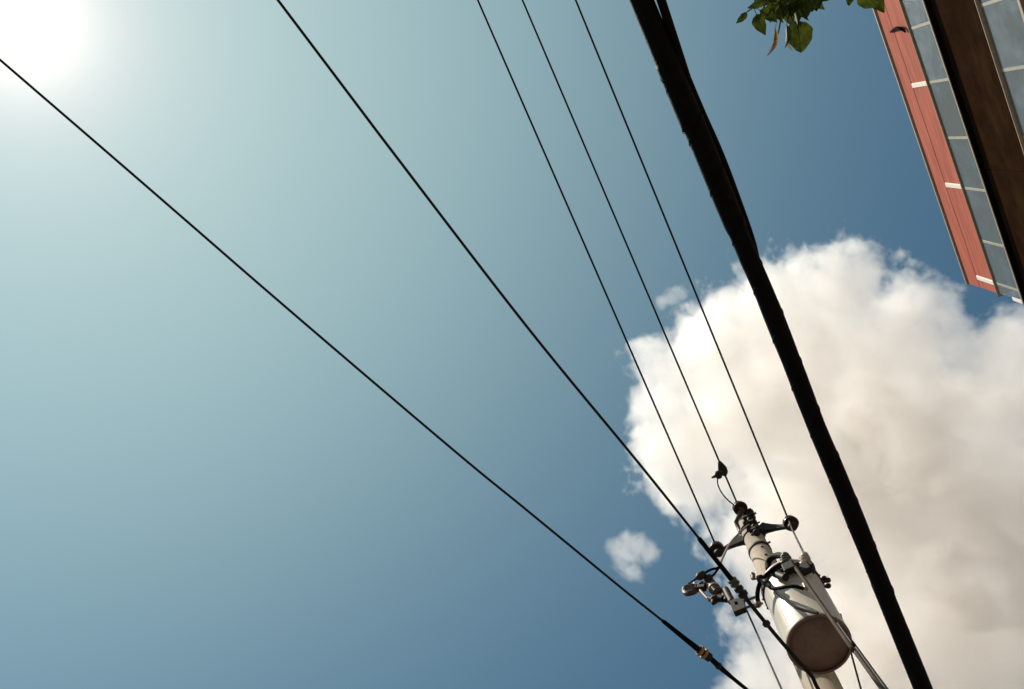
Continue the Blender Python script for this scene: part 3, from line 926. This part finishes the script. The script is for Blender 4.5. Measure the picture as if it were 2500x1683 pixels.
leaves = [  # base px, tip px, kind, roll, dh
    ((1946, 56), (1957, 127), 0, 14, .02), ((1921, 62), (1924, 118), 4, 58, .0), ((1847, 36), (1867, 86), 1, -14, .01),
    ((1823, 30), (1798, 60), 4, 20, .0), ((1868, 0), (1826, 23), 4, 25, .01), ((1856, 26), (1900, 52), 1, 24, -.01),
    ((1886, 8), (1876, 50), 1, -30, .0), ((1895, -24), (1902, 40), 2, 10, .02), ((1905, -6), (1924, 46), 0, -24, .03),
    ((1928, -22), (1934, 42), 2, 20, .0), ((1952, -12), (1968, 44), 0, -12, .01), ((1985, -28), (1995, 26), 2, 24, .02),
    ((1940, 16), (1952, 60), 1, 45, .0), ((1905, -42), (1878, 10), 0, 10, .0), ((1975, -45), (2030, -2), 0, -20, .0),
    ((1945, -50), (1962, 14), 2, 5, .03), ((2072, -24), (2074, 15), 2, 15, .0), ((2090, -30), (2064, 6), 1, -20, .0),
    ((2104, -36), (2161, 28), 1, 16, .0), ((2100, -20), (2140, 16), 0, -30, .01), ((2015, -48), (2010, 0), 1, 10, 0),
    ((1893, 70), (1887, 142), 3, 35, -.01), ((1922, 92), (1928, 128), 3, -40, .0), ((1984, 2), (1974, 24), 3, 10, 0),
    ((1855, -22), (1842, 6), 1, 5, .0), ((1962, 28), (1972, 52), 1, -50, .0), ((1912, 10), (1890, 44), 0, 30, .04),
    ((1965, -30), (1988, 30), 0, 22, -.03), ((1925, -10), (1946, 40), 0, -8, .05), ((1882, -30), (1866, 8), 2, -15, .02),
    ((1990, -40), (2020, 4), 2, -10, -.02), ((1935, -30), (1915, 22), 1, 28, -.04),
    ((1900, 20), (1908, 56), 4, -35, .02), ((1918, 30), (1936, 62), 1, 20, .03), ((1970, 0), (1958, 34), 4, 40, .02), ((1992, -10), (2008, 24), 1, -45, .03),
    ((1876, 22), (1884, 54), 4, 48, .02), ((1948, -8), (1930, 34), 2, -25, .06), ((1886, -12), (1858, 14), 1, 30, .03), ((2120, -30), (2150, 4), 2, 10, .04),
    ((1860, 44), (1848, 60), 4, -20, .0)]
for a, b, k, r_, dh in leaves:
    put_leaf(a, b, k, r_, dh, LH + rng.uniform(-.04, .05))

def twig(pts, r0, r1, h=LH + .03):
    q = [at_h(x, y, h + (p[0] if p else 0)) for x, y, *p in pts]
    s_ = spline(q, 5)
    return MB().tube(s_, [r0 + (r1 - r0) * i / (len(s_) - 1) for i in range(len(s_))], 7).build('twig', M['twig'], tree)
twig([(1935, -160), (1928, -60), (1922, 0), (1930, 40), (1945, 62)], .006, .0022)
twig([(1928, -60), (1895, -15), (1868, 12), (1858, 40)], .004, .0016)
twig([(1922, 0), (1908, 40), (1900, 80), (1890, 100)], .003, .0013)
twig([(1868, 12), (1842, 18), (1824, 30)], .0025, .0012)
twig([(2050, -200), (2075, -90), (2095, -40), (2110, -20)], .005, .002)
twig([(1935, -60), (1965, -20), (1975, 10)], .003, .0015)
# limb, trunk and the crown beyond the frame
TB = Vector((-2.9, -2.6, 0))
n1 = at_h(1935, -160, LH + .03); n2 = at_h(2050, -200, LH + .03)
fork = Vector((-2.55, -2.2, 3.0))
MB().tube(spline([TB + Vector((0, 0, -.02)), TB + Vector((.05, .08, 1.0)), TB + Vector((.12, .2, 2.1)), fork, Vector((-2.5, -2.3, 4.6)), Vector((-2.7, -2.5, 6.2))], 6),
          [.17 - .13 * i / 30 for i in range(31)], 14).build('trunk', M['bark'], tree)
MB().tube(spline([fork, Vector((-1.9, -1.7, 3.75)), Vector((-1.2, -1.25, 4.25)), (n1 + n2) / 2 + Vector((-.35, -.25, .12)), n1], 6), [.06 - .053 * i / 24 for i in range(25)], 10).build('limb', M['bark'], tree)
MB().tube(spline([(n1 + n2) / 2 + Vector((-.35, -.25, .12)), (n1 + n2) / 2 + Vector((-.15, -.22, .05)), n2], 6), [.012 - .006 * i / 12 for i in range(13)], 8).build('limb', M['bark'], tree)
MB().tube(spline([fork, Vector((-3.2, -1.7, 4.0)), Vector((-3.7, -1.1, 4.9))], 6), [.06 - .04 * i / 12 for i in range(13)], 10).build('limb', M['bark'], tree)
MB().tube(spline([fork + Vector((0, 0, .6)), Vector((-2.9, -3.0, 4.6)), Vector((-3.4, -3.7, 5.4))], 6), [.05 - .035 * i / 12 for i in range(13)], 10).build('limb', M['bark'], tree)
cr = MB()
base_v = [(0, 0, 0), (.34, .35, .05), (.26, .72, .0), (0, 1, -.08), (-.26, .72, .0), (-.34, .35, .05)]
clumps = [Vector((-2.6, -2.4, 5.2)) + Vector(rng.normal(size=3)) * Vector((.95, .9, .85)).length * .55 for _ in range(46)]
made = 0
for c_ in clumps:
    for _ in range(60):
        p = c_ + Vector(rng.normal(size=3)) * .24
        q = to_px(p)
        if q and -120 < q[0] < 2620 and q[1] > -190 and q[1] < 1800:
            continue
        if p.z < 3.1:
            continue
        y = Vector(rng.normal(size=3) + np.array([0, 0, -.7])).normalized(); x = y.orthogonal().normalized()
        x = Matrix.Rotation(rng.uniform(0, 6.28), 3, y) @ x; z = x.cross(y); s_ = rng.uniform(.055, .085)
        cr.add([p + (x * a + y * b + z * c2) * s_ for a, b, c2 in base_v], [(0, 1, 2, 3), (0, 3, 4, 5)])
        made += 1
fo = cr.build('foliage', M['leaf'], tree)
fo['kind'] = 'stuff'

# ------------------------------------------------------------------ clouds: real volumes lit by the sun and the sky
HC = 600.0
def cl_pt(px, py, dz=0.0):
    v = ray(px, py)
    p = v * (HC / v.z)
    return Vector((p.x, p.y, 0)) + Vector((v.x / v.z, v.y / v.z, 1)) * dz

cm = bpy.data.materials.new('cloud_vapour')
cm.use_nodes = True
t = cm.node_tree
t.nodes.clear()
o_ = t.nodes.new('ShaderNodeOutputMaterial')
pv = t.nodes.new('ShaderNodeVolumePrincipled')
pv.inputs['Color'].default_value = (1, .981, .964, 1)
pv.inputs['Density'].default_value = 1.0
pv.inputs['Anisotropy'].default_value = .72
t.links.new(pv.outputs['Volume'], o_.inputs['Volume'])

def cloud(name, label, blobs, voxel, dens, warp, fine, seed, pad=14, gain=6.5):
    """blobs: (px, py, dz, radius px on the sky, flatten)"""
    PXM = HC / F_PX * 1.08
    B = [(cl_pt(x, y, dz), r * PXM, r * PXM * fl) for x, y, dz, r, fl in blobs]
    lo = Vector([min(c[i] - (rz if i == 2 else r) for c, r, rz in B) - pad for i in range(3)])
    hi = Vector([max(c[i] + (rz if i == 2 else r) for c, r, rz in B) + pad for i in range(3)])
    ng = bpy.data.node_groups.new(name + '_shape', 'GeometryNodeTree')
    ng.interface.new_socket('Geometry', in_out='INPUT', socket_type='NodeSocketGeometry')
    ng.interface.new_socket('Geometry', in_out='OUTPUT', socket_type='NodeSocketGeometry')
    N, L = ng.nodes, ng.links
    go = N.new('NodeGroupOutput')
    pos = N.new('GeometryNodeInputPosition').outputs[0]
    def vm(op, a, b=None, scale=None):
        n_ = N.new('ShaderNodeVectorMath'); n_.operation = op
        for i, s_ in enumerate((a, b)):
            if s_ is None: continue
            if isinstance(s_, (tuple, Vector)): n_.inputs[i].default_value = s_
            else: L.new(s_, n_.inputs[i])
        if scale is not None: n_.inputs['Scale'].default_value = scale
        return n_.outputs['Value' if op in ('LENGTH', 'DOT_PRODUCT') else 'Vector']
    def ma(op, a, b=None, c_=None):
        n_ = N.new('ShaderNodeMath'); n_.operation = op
        for i, s_ in enumerate((a, b, c_)):
            if s_ is None: continue
            if isinstance(s_, (int, float)): n_.inputs[i].default_value = s_
            else: L.new(s_, n_.inputs[i])
        return n_.outputs[0]
    def noise(vec, scale, detail, rough=.55, colour=False, dist=0.0):
        n_ = N.new('ShaderNodeTexNoise'); n_.inputs['Scale'].default_value = scale
        n_.inputs['Detail'].default_value = detail; n_.inputs['Roughness'].default_value = rough
        n_.inputs['Distortion'].default_value = dist
        L.new(vec, n_.inputs['Vector'])
        return n_.outputs['Color' if colour else 'Fac']
    sp = vm('ADD', pos, (seed * 31.7, seed * 17.3, seed * 7.9))
    w1_ = vm('SCALE', vm('SUBTRACT', noise(sp, 1 / 46., 2, colour=True), (.5, .5, .5)), scale=warp)
    w2_ = vm('SCALE', vm('SUBTRACT', noise(sp, 1 / 13., 2, .6, colour=True), (.5, .5, .5)), scale=warp * .45)
    p2 = vm('ADD', vm('ADD', pos, w1_), w2_)
    best = None
    for c, r, rz in B:
        d = vm('SUBTRACT', p2, tuple(c))
        d = vm('MULTIPLY', d, (1 / r, 1 / r, 1 / rz))
        f = ma('SUBTRACT', 1.0, vm('LENGTH', d))
        best = f if best is None else ma('SMOOTH_MAX', best, f, .12)
    fb = noise(sp, 1 / 27., 7, .64, dist=.5)
    fb2 = noise(sp, 1 / 9., 3, .6)
    shape = ma('ADD', best, ma('MULTIPLY', ma('SUBTRACT', fb, .5), fine))
    shape = ma('ADD', shape, ma('MULTIPLY', ma('SUBTRACT', fb2, .5), fine * .30))
    den = ma('MULTIPLY', ma('MINIMUM', ma('MAXIMUM', ma('MULTIPLY', shape, gain), 0.0), 1.0), dens)
    den = ma('MULTIPLY', den, ma('MULTIPLY_ADD', fb, 1.2, .4))
    vc = N.new('GeometryNodeVolumeCube')
    L.new(den, vc.inputs['Density'])
    vc.inputs['Min'].default_value = lo; vc.inputs['Max'].default_value = hi
    for ax, k in (('X', 0), ('Y', 1), ('Z', 2)):
        vc.inputs['Resolution ' + ax].default_value = max(8, int((hi[k] - lo[k]) / (voxel * (2.1 if k == 2 else 1.0))))
    sm = N.new('GeometryNodeSetMaterial'); sm.inputs['Material'].default_value = cm
    L.new(vc.outputs[0], sm.inputs[0]); L.new(sm.outputs[0], go.inputs[0])
    me = MB().box((lo + hi) / 2, ((hi.x - lo.x) / 2, 0, 0), (0, (hi.y - lo.y) / 2, 0), (0, 0, (hi.z - lo.z) / 2)).mesh(name)
    o = link(name, me, cm)
    o.location = (0, 0, HC + EYE.z)
    md = o.modifiers.new('vapour', 'NODES'); md.node_group = ng
    o['kind'] = 'stuff'
    return tag(o, label, 'cloud')

cloud('cumulus_cloud', 'large cream white cumulus cloud behind the pole and cables',
      [(1650, 900, 10, 108, .7), (1775, 850, 15, 145, .8), (1640, 1000, 5, 110, .7), (1720, 1100, 0, 160, .8), (1890, 760, 20, 125, .8),
       (2030, 735, 25, 150, .8), (1900, 960, 10, 260, .6), (2150, 860, 20, 190, .7), (2290, 830, 20, 110, .7), (2150, 1150, 15, 330, .62),
       (2420, 960, 10, 190, .6), (2540, 900, 10, 120, .6), (2400, 1300, 15, 300, .75), (1910, 1290, 0, 180, .6), (2010, 1560, 0, 220, .5),
       (1880, 1700, 0, 120, .6), (2250, 1650, 10, 330, .6), (2540, 1600, 10, 220, .9)],
      1.15, .057, 26.0, 1.9, 1.0)
cloud('cloud_puff', 'small faint white cloud puff left of the utility pole', [(1545, 1350, 0, 58, .7), (1508, 1334, 0, 32, .7), (1585, 1352, 0, 36, .7), (1552, 1388, 0, 30, .7), (1530, 1312, 0, 24, .7)], .7, .06, 9.0, 2.6, 5.0, 22, 1.9)
cloud('cloud_puff', 'tiny white cloud wisp above the big cloud beside a wire', [(1622, 735, 0, 20, .6), (1640, 726, 0, 24, .6), (1660, 712, 0, 20, .6)], .7, .05, 12.0, 2.2, 3.0, 18, 2.5)
